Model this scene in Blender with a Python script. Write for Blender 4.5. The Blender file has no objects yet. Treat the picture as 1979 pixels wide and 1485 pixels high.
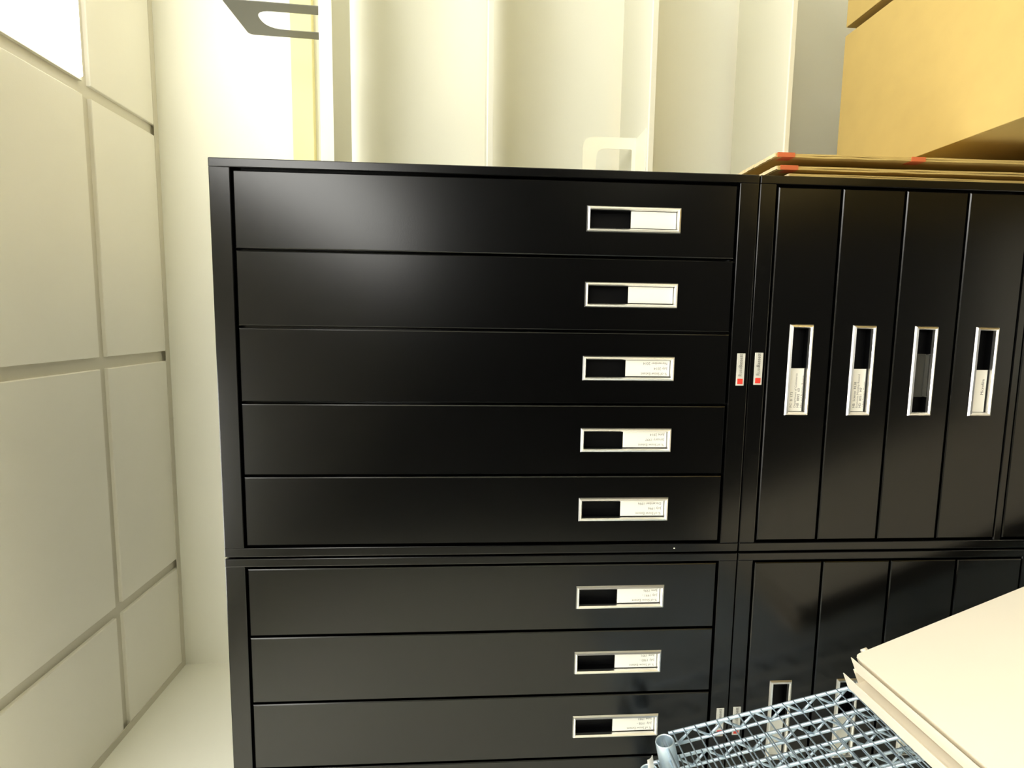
import bpy, bmesh, math, random
from mathutils import Vector, Matrix
random.seed(7)
SC = bpy.context.scene
COL = SC.collection

# ------------------------------------------------------------------ camera, world, exposure
# The photograph was taken with the phone turned on its side: the ceiling lies along the left
# edge of the frame.  World: X right along the wall, Y towards the wall, Z up.  Metres.
cam_d = bpy.data.cameras.new('camera')
cam_d.sensor_fit = 'HORIZONTAL'
cam_d.sensor_width = 36.0
cam_d.lens = 36.0 * 1100.8 / 1979.0
cam_d.clip_start = 0.02
cam = bpy.data.objects.new('camera', cam_d)
COL.objects.link(cam)
_r = Vector((0.0146, -0.0646, -0.9978)).normalized()      # right of the frame (towards the floor)
_f = Vector((-0.1100, 0.9917, -0.0658)).normalized()      # viewing direction
_r = (_r - _f * _r.dot(_f)).normalized()
_u = _r.cross(_f)
_m = Matrix((_r, _u, -_f)).transposed().to_4x4()
CAM_Z = 1.56
_m.translation = Vector((0, 0, CAM_Z))
cam.matrix_world = _m
SC.camera = cam

W = bpy.data.worlds.new('world'); SC.world = W; W.use_nodes = True
W.node_tree.nodes['Background'].inputs[0].default_value = (1.0, 0.95, 0.85, 1)
W.node_tree.nodes['Background'].inputs[1].default_value = 0.02

SC.view_settings.view_transform = 'Standard'
SC.view_settings.look = 'None'
SC.view_settings.gamma = 1.0
SC.view_settings.use_curve_mapping = False
SC.view_settings.exposure = 0.42
SC.cycles.use_denoising = True
SC.cycles.max_bounces = 10
SC.cycles.diffuse_bounces = 6

LIGHT_MAIN = 5.6        # ceiling panel by the shelving (seen at the corner of the frame)
LIGHT_FILL = 13.0      # unseen small square panel, added to brighten the left wall
LIGHT_ROOM = 9.5        # unseen panels: row read from cabinet sheen, plus a lone one added as fill


# ------------------------------------------------------------------ materials
def srgb(r, g, b):
    def f(c):
        c /= 255.0
        return c / 12.92 if c <= 0.04045 else ((c + 0.055) / 1.055) ** 2.4
    return (f(r), f(g), f(b), 1.0)


def mat(name, col, rough=0.5, metal=0.0, spec=0.5, bump=None, vary=None, alpha=None, trans=0.0, coat=0.0):
    m = bpy.data.materials.new(name); m.use_nodes = True
    nt = m.node_tree; b = nt.nodes['Principled BSDF']
    b.inputs['Base Color'].default_value = col
    b.inputs['Roughness'].default_value = rough
    b.inputs['Metallic'].default_value = metal
    b.inputs['Specular IOR Level'].default_value = spec
    b.inputs['Transmission Weight'].default_value = trans
    b.inputs['Coat Weight'].default_value = coat
    if alpha is not None:
        b.inputs['Alpha'].default_value = alpha
    tc = nt.nodes.new('ShaderNodeTexCoord')
    if vary:                                   # gentle mottling of the material itself
        scale, amt = vary
        n = nt.nodes.new('ShaderNodeTexNoise'); n.inputs['Scale'].default_value = scale
        n.inputs['Detail'].default_value = 4
        nt.links.new(tc.outputs['Object'], n.inputs['Vector'])
        mix = nt.nodes.new('ShaderNodeMix'); mix.data_type = 'RGBA'
        mix.inputs['A'].default_value = tuple(c * (1 - amt) for c in col[:3]) + (1,)
        mix.inputs['B'].default_value = tuple(min(1, c * (1 + amt)) for c in col[:3]) + (1,)
        nt.links.new(n.outputs['Fac'], mix.inputs['Factor'])
        nt.links.new(mix.outputs['Result'], b.inputs['Base Color'])
    if bump:
        scale, strength, dist = bump
        n2 = nt.nodes.new('ShaderNodeTexNoise'); n2.inputs['Scale'].default_value = scale
        n2.inputs['Detail'].default_value = 3
        nt.links.new(tc.outputs['Object'], n2.inputs['Vector'])
        bp = nt.nodes.new('ShaderNodeBump'); bp.inputs['Strength'].default_value = strength
        bp.inputs['Distance'].default_value = dist
        nt.links.new(n2.outputs['Fac'], bp.inputs['Height'])
        nt.links.new(bp.outputs['Normal'], b.inputs['Normal'])
    return m


def emit(name, col, strength):
    m = bpy.data.materials.new(name); m.use_nodes = True
    nt = m.node_tree
    for n in list(nt.nodes):
        nt.nodes.remove(n)
    o = nt.nodes.new('ShaderNodeOutputMaterial'); e = nt.nodes.new('ShaderNodeEmission')
    e.inputs[0].default_value = col; e.inputs[1].default_value = strength
    nt.links.new(e.outputs[0], o.inputs[0])
    return m


M = dict(
    wall=mat('cream_wall_paint', srgb(246, 245, 231), 0.75, bump=(90, 0.06, 0.002), vary=(3, 0.02)),
    tile=mat('ceiling_tile', srgb(243, 240, 228), 0.9, bump=(420, 0.12, 0.001), vary=(5, 0.03)),
    grid=mat('ceiling_grid_paint', srgb(216, 211, 194), 0.6),
    floor=mat('reflection_dark_floor', srgb(56, 54, 49), 0.7, vary=(14, 0.08)),
    pale_floor=mat('pale_vinyl_floor', srgb(226, 222, 208), 0.5, vary=(14, 0.03)),
    dark_wall=mat('reflection_dark_wall', srgb(24, 23, 21), 0.8),  # unseen wall stretches darkened so the cabinets reflect black
    black=mat('black_enamel', srgb(2, 2, 2), 0.22, spec=0.48, bump=(900, 0.05, 0.0006)),
    black_in=mat('black_recess_plastic', srgb(4, 4, 5), 0.5, spec=0.2),
    chrome=mat('chrome', (0.92, 0.91, 0.88, 1), 0.30, 1.0, bump=(240, 0.06, 0.0006)),
    sleeve=mat('smoky_clear_sleeve', srgb(64, 64, 60), 0.25),
    paper=mat('white_card', srgb(246, 243, 232), 0.7),
    ink=mat('grey_print', srgb(128, 126, 118), 0.8),
    ink_dark=mat('dark_print', srgb(72, 70, 66), 0.8),
    plate=mat('silver_badge', srgb(208, 206, 196), 0.4),
    red=mat('red_badge_print', srgb(226, 62, 48), 0.5),
    shelf=mat('cream_shelf_enamel', srgb(224, 223, 206), 0.42, bump=(60, 0.02, 0.001)),
    rail=mat('pale_yellow_panel', srgb(226, 216, 158), 0.55),
    gsteel=mat('grey_bookend_enamel', srgb(96, 96, 86), 0.45),
    wsteel=mat('white_bookend_enamel', srgb(246, 242, 220), 0.4),
    card=mat('cardboard', srgb(190, 164, 98), 0.85, vary=(22, 0.07), bump=(70, 0.05, 0.001)),
    card_in=mat('cardboard_raw_edge', srgb(226, 204, 160), 0.9, vary=(160, 0.2)),
    tape=mat('red_brown_tape', srgb(196, 100, 58), 0.45),
    zinc=mat('zinc_wire', (0.66, 0.78, 0.88, 1), 0.34, 0.72),
    cream=mat('cream_steel_shelf', srgb(240, 231, 211), 0.5, vary=(9, 0.02)),
    clear=mat('milky_plastic', srgb(214, 212, 204), 0.25, alpha=0.72),
    lamp_on=emit('panel_light_main', (1.0, 0.985, 0.92, 1), LIGHT_MAIN),
    lamp_fill=emit('panel_light_fill', (1.0, 0.985, 0.92, 1), LIGHT_FILL),
    lamp_on2=emit('panel_light_room', (1.0, 0.985, 0.92, 1), LIGHT_ROOM),
)


# ------------------------------------------------------------------ object helpers
def tag(o, label=None, cat=None, group=None, kind=None):
    if label: o['label'] = label
    if cat: o['category'] = cat
    if group: o['group'] = group
    if kind: o['kind'] = kind
    return o


def empty(name, loc, label, cat, group=None):
    o = bpy.data.objects.new(name, None); COL.objects.link(o)
    o.location = loc; o.empty_display_size = 0.05
    return tag(o, label, cat, group)


class MB:
    """collects shapes (world coordinates) and links them as ONE mesh object"""
    def __init__(self):
        self.bm = bmesh.new(); self.mats = []; self.cur = 0

    def use(self, m):
        if m not in self.mats:
            self.mats.append(m)
        self.cur = self.mats.index(m)
        return self

    def face(self, pts):
        vs = [self.bm.verts.new(p) for p in pts]
        f = self.bm.faces.new(vs); f.material_index = self.cur
        return f

    def box(self, x0, x1, y0, y1, z0, z1, bevel=0.0):
        n0 = len(self.bm.faces)
        c = [(x, y, z) for x in (x0, x1) for y in (y0, y1) for z in (z0, z1)]
        v = [self.bm.verts.new(p) for p in c]
        fs = []
        for q in ((0, 1, 3, 2), (4, 6, 7, 5), (0, 4, 5, 1), (2, 3, 7, 6), (0, 2, 6, 4), (1, 5, 7, 3)):
            f = self.bm.faces.new([v[i] for i in q]); f.material_index = self.cur; fs.append(f)
        if bevel:
            es = list({e for f in fs for e in f.edges})
            r = bmesh.ops.bevel(self.bm, geom=es, offset=bevel, segments=2, affect='EDGES', profile=0.5)
            for f in r['faces']:
                f.material_index = self.cur
        return self

    def frame_box(self, O, A, B, N, a0, a1, b0, b1, n0, n1):
        """box in the frame (O; A, B, N)"""
        P = lambda a, b, n: O + A * a + B * b + N * n
        v = [self.bm.verts.new(P(a, b, n)) for a in (a0, a1) for b in (b0, b1) for n in (n0, n1)]
        for q in ((0, 1, 3, 2), (4, 6, 7, 5), (0, 4, 5, 1), (2, 3, 7, 6), (0, 2, 6, 4), (1, 5, 7, 3)):
            f = self.bm.faces.new([v[i] for i in q]); f.material_index = self.cur
        return self

    def rod(self, p, q, r, n=8, caps=True):
        p = Vector(p); q = Vector(q); d = (q - p).normalized()
        s = d.orthogonal().normalized(); t = d.cross(s)
        a = [self.bm.verts.new(p + (s * math.cos(2 * math.pi * i / n) + t * math.sin(2 * math.pi * i / n)) * r) for i in range(n)]
        b = [self.bm.verts.new(q + (s * math.cos(2 * math.pi * i / n) + t * math.sin(2 * math.pi * i / n)) * r) for i in range(n)]
        for i in range(n):
            j = (i + 1) % n
            f = self.bm.faces.new((a[i], a[j], b[j], b[i])); f.material_index = self.cur; f.smooth = True
        if caps:
            f = self.bm.faces.new(a[::-1]); f.material_index = self.cur
            f = self.bm.faces.new(b); f.material_index = self.cur
        return self

    def loft(self, rings, closed=True, smooth=False, cap=False):
        vr = [[self.bm.verts.new(p) for p in r] for r in rings]
        n = len(vr[0])
        for a, b in zip(vr, vr[1:]):
            for i in range(n if closed else n - 1):
                j = (i + 1) % n
                f = self.bm.faces.new((a[i], a[j], b[j], b[i])); f.material_index = self.cur; f.smooth = smooth
        if cap:
            f = self.bm.faces.new(vr[0][::-1]); f.material_index = self.cur
            f = self.bm.faces.new(vr[-1]); f.material_index = self.cur
        return self

    def plate(self, outer, hole, to3d, t0, t1):
        """flat plate from a 2-D outline with one hole of the same vertex count, thickness t0..t1"""
        ring = lambda pts, t: [to3d(a, b, t) for a, b in pts]
        self.loft([ring(hole, t0), ring(outer, t0), ring(outer, t1), ring(hole, t1), ring(hole, t0)])
        return self

    def add_mesh(self, me, mtx):
        vs = [self.bm.verts.new(mtx @ v.co) for v in me.vertices]
        for p in me.polygons:
            try:
                f = self.bm.faces.new([vs[i] for i in p.vertices]); f.material_index = self.cur
            except ValueError:
                pass
        return self

    def build(self, name, m=None, parent=None, origin=None, recalc=True):
        if recalc:
            bmesh.ops.recalc_face_normals(self.bm, faces=self.bm.faces)
        me = bpy.data.meshes.new(name)
        o = bpy.data.objects.new(name, me); COL.objects.link(o)
        if origin is None:
            if parent is not None:
                origin = parent['_w'] if '_w' in parent else parent.location
            else:
                origin = (0, 0, 0)
        origin = Vector(origin)
        bmesh.ops.translate(self.bm, verts=self.bm.verts, vec=-origin)
        self.bm.to_mesh(me); self.bm.free()
        if m is not None:
            me.materials.append(m)
        else:
            for mm in self.mats:
                me.materials.append(mm)
        if parent is not None:
            o.parent = parent
            par = Vector(world_of(parent))
            o.location = origin - par
        else:
            o.location = origin
        return o


def world_of(o):
    p = Vector(o.location)
    while o.parent is not None:
        o = o.parent
        p += Vector(o.location)
    return p


def part(mb, name, parent, m=None):
    return mb.build(name, m, parent, origin=world_of(parent))


def struct(mb, name, m=None, parent=None):
    o = mb.build(name, m, parent, origin=(0, 0, 0))
    o['kind'] = 'structure'
    return o


_text_cache = {}
def text_mesh(body, size):
    k = (body, size)
    if k not in _text_cache:
        cu = bpy.data.curves.new('print', 'FONT'); cu.body = body; cu.size = size
        cu.resolution_u = 2; cu.fill_mode = 'FRONT'
        ob = bpy.data.objects.new('print', cu); COL.objects.link(ob)
        dg = bpy.context.evaluated_depsgraph_get(); dg.update()
        me = bpy.data.meshes.new_from_object(ob.evaluated_get(dg))
        bpy.data.objects.remove(ob); bpy.data.curves.remove(cu)
        _text_cache[k] = me
    return _text_cache[k]


def text_width(me):
    return max((v.co.x for v in me.vertices), default=0.0)


# ------------------------------------------------------------------ the room
X_LEFT, X_RIGHT, Y_BACK, Y_FRONT, Z_CEIL = -1.048, 3.4, 1.680, -6.0, 2.427
T = 0.05
struct(MB().box(X_LEFT - T, X_RIGHT + T, 0.2, Y_BACK + T, -T, 0).box(1.3, X_RIGHT + T, Y_FRONT - T, 0.2, -T, 0), 'floor', M['pale_floor'])
struct(MB().box(X_LEFT - T, 1.3, Y_FRONT - T, 0.2, -T, 0), 'floor', M['floor'])  # unseen stretch darkened for cabinet reflections; the pale zones bounce light up
struct(MB().box(X_LEFT - T, X_RIGHT + T, Y_BACK, Y_BACK + T, 0, Z_CEIL + 0.1), 'wall_back', M['wall'])
struct(MB().box(X_LEFT - T, X_LEFT, -0.6, Y_BACK, 0, Z_CEIL + 0.1), 'wall_left', M['wall'])
struct(MB().box(X_LEFT - T, X_LEFT, Y_FRONT, -0.6, 0, Z_CEIL + 0.1), 'wall_left', M['dark_wall'])
struct(MB().box(X_RIGHT, X_RIGHT + T, Y_FRONT, Y_BACK, 0, Z_CEIL + 0.1), 'wall_right', M['wall'])
struct(MB().box(X_LEFT - T, X_RIGHT + T, Y_FRONT - T, Y_FRONT, 0, Z_CEIL + 0.1), 'wall_front', M['dark_wall'])

# suspended ceiling: T-bar grid with dropped-edge tiles
P = 0.6096
GX = [0.4975 + P * k for k in range(-2, 6)]            # bars running towards the wall
GY = [1.392 - P * k for k in range(0, 13)]             # bars running along the wall
BAR = 0.014
lights = [(0.4975, 1, 2, 'lamp_on'), (0.4975, 3, 4, 'lamp_on2'), (0.4975, 5, 6, 'lamp_on2'),
          (0.4975, 7, 8, 'lamp_on2'), (0.4975, 9, 10, 'lamp_on2'), (2.3263, 2, 3, 'lamp_on2'), (-0.7217, 2, 2, 'lamp_fill')]  # last two are unseen fill panels, added only for brightness
lit_cells = set()
LIGHTS = []
xs = [X_LEFT] + [g for g in GX if g < X_RIGHT] + [X_RIGHT]
ys = sorted([Y_FRONT] + [g for g in GY if g > Y_FRONT] + [Y_BACK])
def cell_lit(xm, ym):
    for lx, k0, k1, _ in lights:
        y1 = 1.392 - P * (k0 - 1); y0 = 1.392 - P * k1
        if lx < xm < lx + P and y0 < ym < y1:
            return True
    return False
tiles = MB()
for a, b in zip(xs, xs[1:]):
    for c, d in zip(ys, ys[1:]):
        if cell_lit((a + b) / 2, (c + d) / 2):
            continue
        x0 = a + (BAR if a > X_LEFT else 0.006); x1 = b - (BAR if b < X_RIGHT else 0.006)
        y0 = c + (BAR if c > Y_FRONT else 0.006); y1 = d - (BAR if d < Y_BACK else 0.006)
        zb = Z_CEIL; zt = Z_CEIL + 0.022
        e = 0.0015
        tiles.loft([[(x0, y0, zt), (x1, y0, zt), (x1, y1, zt), (x0, y1, zt)],
                    [(x0, y0, zb + e), (x1, y0, zb + e), (x1, y1, zb + e), (x0, y1, zb + e)],
                    [(x0 + e, y0 + e, zb), (x1 - e, y0 + e, zb), (x1 - e, y1 - e, zb), (x0 + e, y1 - e, zb)]], cap=True)
ceil = struct(tiles, 'ceiling', M['tile'])
g = MB()
ZG = Z_CEIL + 0.009
for x in xs[1:-1]:
    g.box(x - BAR, x + BAR, Y_FRONT, Y_BACK, ZG, ZG + 0.02)
for y in ys[1:-1]:
    g.box(X_LEFT, X_RIGHT, y - BAR, y + BAR, ZG + 0.0002, ZG + 0.02)
ZA = Z_CEIL - 0.0015
g.box(X_LEFT, X_RIGHT, Y_BACK - 0.020, Y_BACK, ZA, ZA + 0.0015)
g.box(X_LEFT, X_LEFT + 0.020, Y_FRONT, Y_BACK - 0.02, ZA, ZA + 0.0015)
g.box(X_RIGHT - 0.020, X_RIGHT, Y_FRONT, Y_BACK - 0.02, ZA, ZA + 0.0015)
g.box(X_LEFT + .02, X_RIGHT - .02, Y_FRONT, Y_FRONT + 0.020, ZA, ZA + 0.0015)
grid = struct(g, 'ceiling_grid', M['grid'], ceil)
struct(MB().box(X_LEFT - T, X_RIGHT + T, Y_FRONT - T, Y_BACK + T, Z_CEIL + 0.10, Z_CEIL + 0.15), 'ceiling_slab', M['wall'], ceil)

lab = ['lit white ceiling light panel in the grid nearest the bookend',
       'lit ceiling light panel straight above the camera, next to the first panel',
       'third lit ceiling light panel of the row counted from the wall shelving',
       'fourth lit ceiling light panel of the row counted from the wall shelving',
       'lit ceiling light panel of the row farthest from the wall shelving',
       'lone unseen ceiling panel near the right wall, added as fill light',
       'small square unseen ceiling panel over the wire shelves, added as fill light']
for (lx, k0, k1, mk), lb in zip(lights, lab):
    y1 = 1.392 - P * (k0 - 1); y0 = 1.392 - P * k1
    x0, x1, y0, y1 = lx + BAR, lx + P - BAR, y0 + BAR, y1 - BAR
    t = empty('ceiling_light', ((x0 + x1) / 2, (y0 + y1) / 2, Z_CEIL), lb, 'ceiling light')
    fr = MB()
    w = 0.005
    fr.box(x0, x1, y0, y0 + w, Z_CEIL - 0.001, Z_CEIL + 0.03); fr.box(x0, x1, y1 - w, y1, Z_CEIL - 0.001, Z_CEIL + 0.03)
    fr.box(x0, x0 + w, y0 + w, y1 - w, Z_CEIL - 0.001, Z_CEIL + 0.03); fr.box(x1 - w, x1, y0 + w, y1 - w, Z_CEIL - 0.001, Z_CEIL + 0.03)
    part(fr, 'light_frame', t, M['grid'])
    part(MB().box(x0 + w, x1 - w, y0 + w, y1 - w, Z_CEIL - 0.008, Z_CEIL + 0.006, 0.004), 'diffuser', t, M[mk])

# ------------------------------------------------------------------ black media cabinets
S = 0.93                       # the fronts stand 0.93 m from the camera
YF = 0.93
YB = 1.62
cx = lambda x: S * x
cz = lambda z: CAM_Z + S * (z - CAM_Z)
GAP = 0.0042


def rect_ring(x0, x1, z0, z1, y):
    return [(x0, y, z0), (x1, y, z0), (x1, y, z1), (x0, y, z1)]


def make_drawer(cab, x0, x1, z0, z1, hx, hz, vertical, lines, blank=False, first_drawer=False):
    """hx, hz: centre of the pull.  lines: printed rows (text, ink) or None for an empty card"""
    hl, hw = 0.1550, 0.0412                      # outer size of the chrome bezel
    sx, sz = (hw, hl) if vertical else (hl, hw)
    bx0, bx1, bz0, bz1 = hx - sx / 2, hx + sx / 2, hz - sz / 2, hz + sz / 2
    i = 0.0052
    h0, h1, v0, v1 = bx0 + i, bx1 - i, bz0 + i, bz1 - i
    d = MB(); c = 0.0015
    back = YF + 0.018
    X = [x0 + c, h0, h1, x1 - c]; Z = [z0 + c, v0, v1, z1 - c]
    vv = [[d.bm.verts.new((x, YF, z)) for z in Z] for x in X]
    for a in range(3):
        for b in range(3):
            if a == 1 and b == 1:
                continue
            d.bm.faces.new((vv[a][b], vv[a + 1][b], vv[a + 1][b + 1], vv[a][b + 1]))
    out = rect_ring(x0, x1, z0, z1, YF + c * 0.9)
    d.loft([[(x0 + c, YF, z0 + c), (x1 - c, YF, z0 + c), (x1 - c, YF, z1 - c), (x0 + c, YF, z1 - c)], out, rect_ring(x0, x1, z0, z1, back)])
    d.loft([rect_ring(h0, h1, v0, v1, YF), rect_ring(h0, h1, v0, v1, back)])
    bmesh.ops.remove_doubles(d.bm, verts=d.bm.verts, dist=1e-5)
    dr = part(d, 'drawer', cab, M['black'])
    # chrome bezel
    def rr(k, y):
        return rect_ring(bx0 + k, bx1 - k, bz0 + k, bz1 - k, YF + y)
    bz = MB().loft([rr(0, 0.0002), rr(0.0016, -0.0034), rr(0.0042, -0.0046), rr(0.0058, -0.0024), rr(0.0063, 0.0030)])
    part(bz, 'pull_frame', dr, M['chrome'])
    # black finger recess
    rc = MB().loft([rect_ring(h0, h1, v0, v1, YF + 0.002), rect_ring(h0 + .001, h1 - .001, v0 + .001, v1 - .001, YF + 0.016)])
    rc.face(rect_ring(h0 + .001, h1 - .001, v0 + .001, v1 - .001, YF + 0.016))
    part(rc, 'pull_recess', dr, M['black_in'])
    # sliding sleeve and card
    il = 0.0063
    if vertical:
        s0, s1 = bz0 + il, bz0 + il + 0.0760
        sl = (bx0 + il, bx1 - il, s0, s1)
        cd = (bx0 + il + 0.0016, bx1 - il - 0.0006, s0 + 0.0008, s1 - 0.0004)
    else:
        if blank:
            s0 = bx0 + il + 0.0265
        else:
            s0 = bx0 + il
        s1 = s0 + 0.0745
        sl = (s0, s1, bz0 + il, bz1 - il)
        cd = (s0 + 0.0006, s1 - 0.0004, bz0 + il + 0.0030, bz1 - il - 0.0004)
    m = MB().box(sl[0], sl[1], YF + 0.0040, YF + 0.0056, sl[2], sl[3])
    if blank:
        rim = 0.0012
        m.box(sl[0], sl[0] + rim, YF + 0.0026, YF + 0.004, sl[2], sl[3]); m.box(sl[1] - rim, sl[1], YF + 0.0026, YF + 0.004, sl[2], sl[3])
        m.box(sl[0], sl[1], YF + 0.0026, YF + 0.004, sl[2] + 0.0045, sl[2] + 0.0085)
    o = part(m, 'label_sleeve', dr, M['sleeve'])
    if blank:
        o['label'] = 'empty smoky clear label sleeve with no card'
        return dr
    k = MB().use(M['paper'])
    k.box(cd[0], cd[1], YF + 0.0030, YF + 0.0037, cd[2], cd[3])
    if lines:
        for r, (txt, ink, size, off, ind) in enumerate(lines):
            me = text_mesh(txt, size)
            k.use(M[ink])
            yy = YF + 0.00285
            if vertical:    # reads upwards
                mtx = Matrix(((0, -1, 0, cd[0] + off), (0, 0, -1, yy), (1, 0, 0, cd[2] + ind), (0, 0, 0, 1)))
            else:
                mtx = Matrix(((1, 0, 0, cd[0] + ind), (0, 0, -1, yy), (0, 1, 0, cd[3] - off), (0, 0, 0, 1)))
            k.add_mesh(me, mtx)
    o = part(k, 'label_card', dr)
    o['label'] = 'white card with printed rows' if lines else 'plain white card without print'
    return dr


def badge(cab, xa, xb, za, zb):
    b = MB().use(M['plate']); yy = YF - 0.0012
    b.box(xa, xb, yy, YF, za, zb, 0.0003)
    h = zb - za
    b.use(M['red']).box(xa + 0.0026, xa + 0.0026 + h * 0.66, yy - 0.0002, yy + 0.0004, za + h * 0.17, zb - h * 0.17)
    x = xa + 0.0155
    for txt, ink in (('Russ', 'ink'), ('Bassett', 'ink_dark')):
        me = text_mesh(txt, 0.0086)
        b.use(M[ink])
        b.add_mesh(me, Matrix(((0.92, 0, 0, x), (0, 0, -1, yy - 0.0003), (0, 1, 0, za + h * 0.34), (0, 0, 0, 1))))
        x += text_width(me) * 0.92 + 0.0004
    o = part(b, 'maker_badge', cab)
    o['label'] = 'small silver maker badge with a red square'


def carcass(cab, x0, x1, z0, z1, ix0, ix1, iz0, iz1, rails=()):
    m = MB()
    yb = YF + 0.020
    m.box(x0, x1, yb, YB, z0, z1)
    bv = 0.0016
    m.box(x0, ix0, YF, yb + 0.002, z0, z1, bv)
    m.box(ix1, x1, YF, yb + 0.002, z0, z1, bv)
    m.box(ix0 - 0.001, ix1 + 0.001, YF + 0.0004, yb + 0.002, iz1, z1, bv)
    m.box(ix0 - 0.001, ix1 + 0.001, YF + 0.0004, yb + 0.002, z0, iz0, bv)
    for a, b in rails:
        m.box(ix0 - 0.001, ix1 + 0.001, YF + 0.0004, yb + 0.002, a, b, bv)
    part(m, 'cabinet_body', cab, M['black'])


def rows_v(a, b, c):
    return [(a, 'ink', 0.0062, 0.0062, 0.0040), (b, 'ink', 0.0062, 0.0148, 0.0040), (c, 'ink', 0.0062, 0.0234, 0.0040)]


LINE1 = '% of Snow Extent'
UPPER_TEXT = [None, None,
              rows_v(LINE1, 'July 2014', 'November 2014'),
              rows_v(LINE1, 'January 1997', 'June 2014'),
              rows_v(LINE1, 'July 1996', 'December 1996')]
LEFT_TEXT = [rows_v(LINE1, 'July 1991 -', 'June 1996'),
             rows_v(LINE1, 'July 1983 -', 'June 1991'),
             rows_v(LINE1, 'July 1978 -', 'June 1983'),
             None, None]
LOWER_TEXT = [
    [('PC  B  173', 'ink', 0.0062, 0.0080, 0.006), ('Department of Commerce', 'ink', 0.0054, 0.0142, 0.006),
     ('HB  8892  60', 'ink_dark', 0.0062, 0.0200, 0.006), ('Hist and Business Review', 'ink', 0.0054, 0.0258, 0.006)],
    [('HB  Science  RL38', 'ink_dark', 0.0060, 0.0096, 0.006), ('Economic Monthly Record', 'ink', 0.0054, 0.0150, 0.006),
     ('HD  8051  M7', 'ink_dark', 0.0060, 0.0206, 0.006), ('Labor Statistics, Monthly', 'ink', 0.0044, 0.0256, 0.008)],
    None,
    [('Microfilm', 'ink_dark', 0.0072, 0.0212, 0.030)],
    None, None, None, None]

DX = 0.640                     # one cabinet width to the left


def upper_cabinet(shift, label, texts, badge_on=True):
    x0, x1 = cx(-0.4245) + shift, cx(0.2605) + shift
    z0, z1 = cz(1.0625) + 0.0015, cz(2.000)
    cab = empty('media_cabinet', ((x0 + x1) / 2, (YF + YB) / 2, z0), label, 'cabinet', 'black media cabinets')
    gaps = [cx(v) + shift for v in (0.2430, 0.1130, -0.0165, -0.1470, -0.2770, -0.4055)]
    iz0, iz1 = cz(1.0990), cz(1.9650)
    carcass(cab, x0, x1, z0, z1, gaps[5] - GAP / 2, gaps[0] + GAP / 2, iz0, iz1)
    for k in range(5):
        a, b = gaps[k + 1] + GAP / 2, gaps[k] - GAP / 2
        make_drawer(cab, a, b, iz0 + GAP, iz1 - GAP, (a + b) / 2, cz(1.2850), True, texts[k])
    badge(cab, cx(-0.1107) + shift, cx(-0.0522) + shift, cz(1.0720), cz(1.0868))
    return cab


def lower_cabinet(shift, label, texts, pitch, blank_at):
    x0, x1 = cx(-0.4245) + shift, cx(0.2605) + shift
    z1 = cz(1.0625)
    cab = empty('media_cabinet', ((x0 + x1) / 2, (YF + YB) / 2, 0), label, 'cabinet', 'black media cabinets')
    ix0, ix1 = cx(-0.4055) + shift - GAP / 2, cx(0.2430) + shift + GAP / 2
    top = cz(1.0302)
    n1 = 4
    mid = top - pitch * n1
    n2 = int((mid - 0.015 - 0.10) / pitch)
    low = mid - 0.0135 - pitch * n2
    carcass(cab, x0, x1, 0, z1, ix0, ix1, low, top + GAP / 2, [(mid - 0.0135, mid)])
    t = top; k = 0
    for n in (n1, n2):
        for _ in range(n):
            a, b = t - pitch + GAP / 2, t - GAP / 2
            make_drawer(cab, ix0 + GAP, ix1 - GAP, a, b, cx(-0.0817) + shift, (a + b) / 2 - 0.001, False,
                        texts[k] if k < len(texts) else None, blank=(k in blank_at))
            t -= pitch; k += 1
        t = mid - 0.0135
    badge(cab, cx(-0.1090) + shift, cx(-0.0506) + shift, cz(1.0386), cz(1.0537))
    return cab


uc = upper_cabinet(0.0, 'black stacked cabinet of five long drawers whose first two cards are blank', UPPER_TEXT)
sp = MB()
bmesh.ops.create_icosphere(sp.bm, subdivisions=2, radius=0.0017, matrix=Matrix.Translation((cx(-0.4170), YF + 0.0004, cz(1.1860))) @ Matrix.Diagonal((0.7, 0.5, 1.1, 1)))
o = part(sp, 'paint_chip', uc, M['paper']); o['label'] = 'tiny white chip in the black paint'
lower_cabinet(0.0, 'black cabinet of short drawers, its third pull missing a card, beside the cardboard', LOWER_TEXT, S * 0.1188, {2})
upper_cabinet(-DX, 'black stacked cabinet of long drawers at the bottom edge of the photo', LEFT_TEXT)
lower_cabinet(-DX, 'black cabinet mostly hidden behind the wire shelves', [None] * 8, S * 0.135, set())

# ------------------------------------------------------------------ cream steel shelving on the wall
SX0, SX1, SYF, SYB = 0.290, 1.165, 1.360, 1.615
unit = empty('shelving_unit', ((SX0 + SX1) / 2, (SYF + SYB) / 2, 0), 'cream steel wall shelving with bare shelves to the side of the black cabinets', 'shelving')
for x in (SX0 - 0.03, SX1):
    part(MB().box(x, x + 0.03, 1.60, 1.655, 0, 2.06, 0.002), 'upright', unit, M['shelf'])


def shelf_board(ztop, lip, name, back=1.628, tp=0.012):
    m = MB()
    prof = [(SYF, ztop - lip), (SYF, ztop - 0.0025), (SYF + 0.0025, ztop), (back, ztop), (back, ztop - tp), (SYF + 0.010, ztop - tp), (SYF + 0.010, ztop - lip)]
    m.loft([[(SX0, y, z) for y, z in prof], [(SX1, y, z) for y, z in prof]], cap=True)
    return part(m, name, unit, M['shelf'])


shelf_board(1.909, 0.029, 'canopy_top', 1.634)
shelf_board(1.536, 0.0135, 'shelf')
shelf_board(1.161, 0.0140, 'shelf')
shelf_board(0.833, 0.0125, 'shelf', 1.645)
shelf_board(0.480, 0.0130, 'shelf')
shelf_board(0.110, 0.0600, 'base_shelf')
part(MB().box(SX0, SX1, 1.656, 1.680, 2.003, 2.060, 0.002), 'wall_rail', unit, M['rail'])


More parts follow.
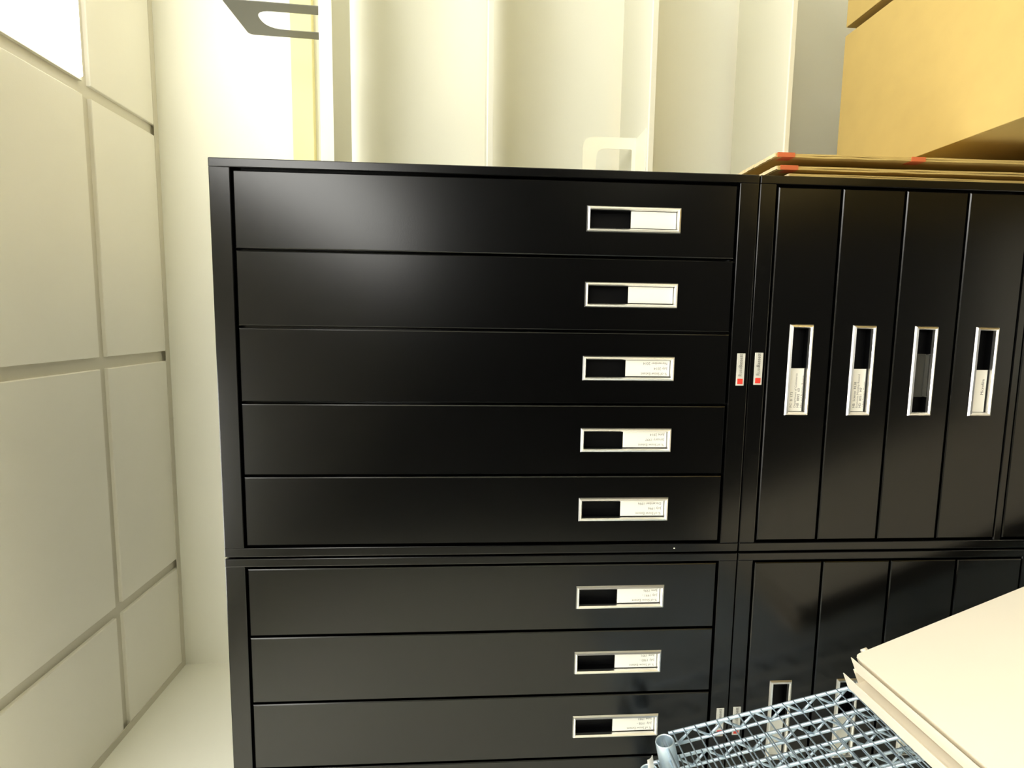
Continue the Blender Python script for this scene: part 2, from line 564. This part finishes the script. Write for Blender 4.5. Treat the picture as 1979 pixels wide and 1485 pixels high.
def rounded(pts, r, n):
    """round the corners of a 2-D polygon; r is a list of radii"""
    out = []
    L = len(pts)
    for i in range(L):
        p0, p, p1 = Vector(pts[i - 1]), Vector(pts[i]), Vector(pts[(i + 1) % L])
        a = (p0 - p).normalized(); b = (p1 - p).normalized()
        s, e = p + a * r[i], p + b * r[i]
        for k in range(n):
            t = k / (n - 1)
            out.append(tuple((s * (1 - t) ** 2 + p * 2 * t * (1 - t) + e * t * t)))
    return out


def bookend(x, y0, y1, zb, h, slot, lean, m, label, foot):
    t = empty('bookend', (x, (y0 + y1) / 2, zb), label, 'bookend', 'steel bookends')
    outer = rounded([(y0, zb), (y1, zb), (y1, zb + h), (y0, zb + h)], [0.002, 0.002, 0.014, 0.010], 8)
    ya, yb_, za, zh = slot
    hole = rounded([(ya, za), (yb_, za), (yb_, zh), (ya, zh)], [0.004, 0.004, (yb_ - ya) * 0.48, (yb_ - ya) * 0.48], 8)
    f = lambda a, b, tt: (x + lean * (b - zb) + tt, a, b)
    part(MB().plate(outer, hole, f, 0.0, 0.0016), 'upright_plate', t, m)
    part(MB().box(x, x + foot, y0 + 0.006, y1 - 0.006, zb, zb + 0.0014), 'foot_plate', t, m)


bookend(0.700, 1.400, 1.560, 1.909, 0.222, (1.438, 1.524, 1.915, 2.076), 0.03, M['gsteel'],
        'grey steel bookend with a slot standing on top of the cream shelving', 0.10)
t = empty('bookend', (0.39, 1.46, 1.161), 'white steel bookend on a cream shelf close to the black cabinet', 'bookend', 'steel bookends')
zb, h, xa, xb = 1.161, 0.134, 0.315, 0.459
outer = rounded([(xa, zb), (xb, zb), (xb, zb + h), (xa, zb + h)], [0.002, 0.002, 0.030, 0.030], 8)
hole = rounded([(xa + 0.028, zb + 0.010), (xb - 0.028, zb + 0.010), (xb - 0.028, zb + h - 0.034), (xa + 0.028, zb + h - 0.034)], [0.004, 0.004, 0.024, 0.024], 8)
part(MB().plate(outer, hole, lambda a, b, tt: (a, 1.460 + tt, b), 0.0, 0.0018), 'upright_plate', t, M['wsteel'])
part(MB().box(xa + 0.006, xb - 0.004, 1.372, 1.460, zb, zb + 0.0014), 'foot_plate', t, M['wsteel'])

# ------------------------------------------------------------------ cardboard
def cardboard_box(x0, x1, y0, y1, z, label):
    """closed carton: four walls, bottom, two long flaps that meet across the middle, two inner flaps"""
    box = empty('cardboard_box', ((x0 + x1) / 2, (y0 + y1) / 2, 0), label, 'box', 'cardboard boxes by the cream shelving')
    t = 0.005; zt = z - 0.004
    m = MB()
    for a in ((x0, x0 + t, y0, y1, 0, zt), (x1 - t, x1, y0, y1, 0, zt), (x0 + t, x1 - t, y0, y0 + t, 0, zt),
              (x0 + t, x1 - t, y1 - t, y1, 0, zt), (x0 + t, x1 - t, y0 + t, y1 - t, 0, 0.005)):
        m.box(*a)
    part(m, 'box_body', box, M['card'])
    ym = (y0 + y1) / 2
    part(MB().box(x0, x1, ym + 0.001, y1, zt, z, 0.0012), 'top_flap', box, M['card'])
    part(MB().box(x0, x1, y0, ym - 0.001, zt, z, 0.0012), 'top_flap', box, M['card'])
    w = (x1 - x0) * 0.45
    part(MB().box(x0 + t, x0 + t + w, y0 + t, y1 - t, zt - 0.005, zt - 0.0005), 'inner_flap', box, M['card'])
    part(MB().box(x1 - t - w, x1 - t, y0 + t, y1 - t, zt - 0.005, zt - 0.0005), 'inner_flap', box, M['card'])


cardboard_box(0.3235, 0.6575, 0.12, 1.330, 0.7200, 'large tan cardboard box next to the flattened cartons')
cardboard_box(0.6755, 1.0100, 0.12, 1.328, 0.7210, 'tan cardboard box in the corner of the photo, across a narrow gap')


def carton(x0, x1, y0, y1, h, label, tapes, bend, ragged):
    """a folded flat carton standing on edge: two liners with a ragged top edge"""
    c = empty('flattened_carton', ((x0 + x1) / 2, (y0 + y1) / 2, 0), label, 'cardboard', 'flattened cartons beside the box')
    rnd = random.Random(int(x0 * 1e4))
    N = 26
    for (a, b, nm) in ((x0, x0 + (x1 - x0) * 0.46, 'liner_board'), (x1 - (x1 - x0) * 0.46, x1, 'liner_board')):
        rings = []
        for i in range(N + 1):
            z = h * i / N
            off = bend * math.sin(math.pi * i / N * 1.15) + rnd.uniform(-1, 1) * 0.0004
            ye = y0 + rnd.uniform(-1, 1) * ragged
            rings.append([(a + off, ye, z), (b + off, ye, z), (b + off, y1, z), (a + off, y1, z)])
        part(MB().loft(rings, cap=True), nm, c, M['card'])
    e = MB()
    K = 40                                  # torn top edge
    for i in range(K):
        ya = y0 + 0.001 + (y1 - y0 - 0.002) * i / K; yb2 = y0 + 0.001 + (y1 - y0 - 0.002) * (i + 1) / K
        e.box(x0 + 0.0003, x1 - 0.0003, ya, yb2, h - 0.004, h + 0.0012 + rnd.random() * ragged * 1.5)
    part(e, 'torn_edge', c, M['card_in'])
    for za, zb in tapes:
        part(MB().box(x0 - 0.0006, x1 + 0.0006, y0 - 0.0016, y0 + 0.02, za, zb), 'tape_strip', c, M['tape'])


carton(0.2762, 0.2822, 0.945, 1.30, 1.066, 'flattened carton standing between the others and the box', [(1.035, 1.064), (0.808, 0.832)], 0.0012, 0.0012)
carton(0.2560, 0.2620, 0.945, 1.30, 1.062, 'middle one of three flattened cartons standing beside the black cabinet', [(1.028, 1.058)], 0.001, 0.0015)
carton(0.2445, 0.2485, 0.940, 1.30, 1.044, 'flattened carton standing flat against the side of the black cabinet', [], 0.0, 0.0006)

# ------------------------------------------------------------------ dismantled shelving leaning in front of the cabinets
def wire_shelf(O, U, V, N, L, D, label):
    """O far upper corner; U down its length, V across towards the camera, N out of the face"""
    t = empty('wire_shelf', tuple(O), label, 'wire shelf', 'dismantled wire shelves')
    Pt = lambda u, v, n: O + U * u + V * v + N * n
    rim, drop = 0.0030, 0.0225
    for v in (0.0, D):                                  # long trussed edges
        m = MB().rod(Pt(0.012, v, 0), Pt(L - 0.012, v, 0), rim).rod(Pt(0.016, v, -drop), Pt(L - 0.016, v, -drop), rim * 0.9)
        k = int(L / 0.055); st = (L - 0.05) / k
        for i in range(k):
            a = 0.025 + i * st
            m.rod(Pt(a, v, -drop + 0.001), Pt(a + st / 2, v, -0.001), 0.0022, 6).rod(Pt(a + st / 2, v, -0.001), Pt(a + st, v, -drop + 0.001), 0.0022, 6)
        part(m, 'truss_edge', t, M['zinc'])
    for u in (0.0, L):                                  # short trussed ends
        m = MB().rod(Pt(u, 0.012, 0), Pt(u, D - 0.012, 0), rim).rod(Pt(u, 0.016, -drop), Pt(u, D - 0.016, -drop), rim * 0.9)
        k = int(D / 0.055); st = (D - 0.05) / k
        for i in range(k):
            a = 0.025 + i * st
            m.rod(Pt(u, a, -drop + 0.001), Pt(u, a + st / 2, -0.001), 0.0022, 6).rod(Pt(u, a + st / 2, -0.001), Pt(u, a + st, -drop + 0.001), 0.0022, 6)
        part(m, 'truss_end', t, M['zinc'])
    m = MB()
    k = int(round(L / 0.0195))
    for i in range(1, k):
        u = L * i / k
        m.rod(Pt(u, -0.001, 0.0022), Pt(u, D + 0.001, 0.0022), 0.00122, 6)
    part(m, 'wire_deck', t, M['zinc'])
    for v in (D * 0.25, D * 0.5, D * 0.75):
        m = MB().rod(Pt(0.0, v, -0.0015), Pt(L, v, -0.0015), 0.0024)
        if abs(v - D / 2) < 1e-6:
            m.rod(Pt(0.0, v, -drop), Pt(L, v, -drop), 0.0024)
            kk = int(L / 0.05); st = L / kk
            for i in range(kk):
                m.rod(Pt(i * st, v, -drop), Pt((i + .5) * st, v, -0.002), 0.002, 6).rod(Pt((i + .5) * st, v, -0.002), Pt((i + 1) * st, v, -drop), 0.002, 6)
        part(m, 'cross_brace', t, M['zinc'])
    CV = 0.0175
    for u, v in ((0, CV), (0, D - CV), (L, CV), (L, D - CV)):       # hollow tapered corner collars
        m = MB(); n = 20
        def ring(r, h):
            return [Pt(u + r * math.cos(2 * math.pi * i / n), v + r * math.sin(2 * math.pi * i / n), h) for i in range(n)]
        m.loft([ring(0.0135, 0.0030), ring(0.0135, -0.042), ring(0.0163, -0.042), ring(0.0158, 0.0022), ring(0.0152, 0.0042), ring(0.0142, 0.0042), ring(0.0135, 0.0030)], smooth=True)
        part(m, 'corner_collar', t, M['zinc'])
    return t


WU = Vector((0.2292, 0, -0.9734)).normalized()
WV = Vector((0, -1, 0))
WN = Vector((0.9734, 0, 0.2292)).normalized()
WO = Vector((-0.6905, 0.870, 1.2409))
WL = (WO.z - 0.02) / 0.9734
wl = ['frontmost wire shelf of the leaning stack, overlapped by the cream steel shelves',
      'second wire shelf of the leaning stack, a clear plastic sleeve in its collar',
      'third wire shelf of the leaning stack, behind the two front ones',
      'rearmost wire shelf of the leaning stack']
for i, lb in enumerate(wl):
    off = WN * (-0.0462 * i) - WU * ((0, 0.036, 0.006, 0.020)[i])
    o0 = WO + off
    wire_shelf(o0, WU, WV, WN, (o0.z - 0.016) / 0.9734, 0.457, lb)

# clear split sleeve pushed into the second shelf's collar
so = WO + WN * (-0.0462) - WU * 0.036 + WV * 0.0175
sl = empty('plastic_sleeve', tuple(so), 'small milky plastic split sleeve sticking up from a wire shelf collar', 'plastic sleeve')
n = 14
def arc(r, h, a0=-0.5, a1=2.2):
    return [so + WU * (r * math.cos(a0 + (a1 - a0) * i / n)) + WV * (r * math.sin(a0 + (a1 - a0) * i / n)) + WN * h for i in range(n + 1)]
m = MB().loft([arc(0.0110, -0.020), arc(0.0120, 0.034, 0.4, 1.6), arc(0.0105, 0.034, 0.4, 1.6), arc(0.0095, -0.020), arc(0.0110, -0.020)], closed=False, smooth=True)
part(m, 'split_sleeve', sl, M['clear'])

# cream steel shelves leaning on the wire shelves
CA = Vector((0.3718, 0, -0.9283)).normalized()
CB = Vector((0.033, -0.9994, 0.0132)); CB = (CB - CA * CB.dot(CA)).normalized()
CN = CB.cross(CA).normalized()
if CN.x < 0:
    CN = -CN
CO = Vector((-0.5425, 0.850, 0.9280))


def steel_shelf(a0, n_top, flange, tray, L, D, label):
    """pan with four flanges: folded down (tray=False) or standing up around the pan"""
    t = empty('steel_shelf', tuple(CO + CA * a0), label, 'steel shelf', 'dismantled cream steel shelves')
    F = lambda a, b, nn: CO + CA * a + CB * b + CN * nn
    r = 0.010; q = 6
    base = rounded([(a0, 0), (a0 + L, 0), (a0 + L, D), (a0, D)], [r if not tray else 0.002] * 4, q)
    s = 0.0013
    nb = n_top - (flange if tray else 0)
    m = MB()
    m.loft([[F(a, b, nb) for a, b in base], [F(a, b, nb - s) for a, b in base]], cap=True)
    part(m, 'shelf_pan', t, M['cream'])
    f0, f1 = (n_top - flange, n_top) if tray else (n_top - flange, n_top - s)
    e = 0.004 if not tray else 0.0
    for nm, box_ in (('upper_flange', (a0 + e * 0.1, a0 + e * 0.1 + s, e, D - e, f0, f1)), ('lower_flange', (a0 + L - s, a0 + L, e, D - e, f0, f1)),
                     ('side_flange', (a0 + 0.004, a0 + L - 0.004, 0.0005, s + 0.0005, f0, f1)), ('side_flange', (a0 + 0.004, a0 + L - 0.004, D - s, D, f0, f1))):
        if nm == 'side_flange' and tray:
            box_ = (a0 + 0.018,) + box_[1:]
        part(MB().frame_box(CO, CA, CB, CN, *box_), nm, t, M['cream'])
    return t, F


CL = 0.955
steel_shelf(0.0, 0.0, 0.012, False, CL, 0.46, 'uppermost cream steel shelf with a plain face, leaning on the wire shelves')
t2, F = steel_shelf(-0.0072, -0.0014, 0.0255, True, CL + 0.015, 0.46, 'middle one of the three cream steel shelves leaning on the wire shelves')
steel_shelf(-0.0280, -0.0217, 0.0265, True, CL + 0.03, 0.46, 'undermost cream steel shelf of the leaning stack, touching the wire')
m = MB()
m.rod(F(0.016, -0.006, -0.004), F(0.026, -0.006, -0.004), 0.0035, 10)
part(m, 'shelf_clip', t2, M['cream'])
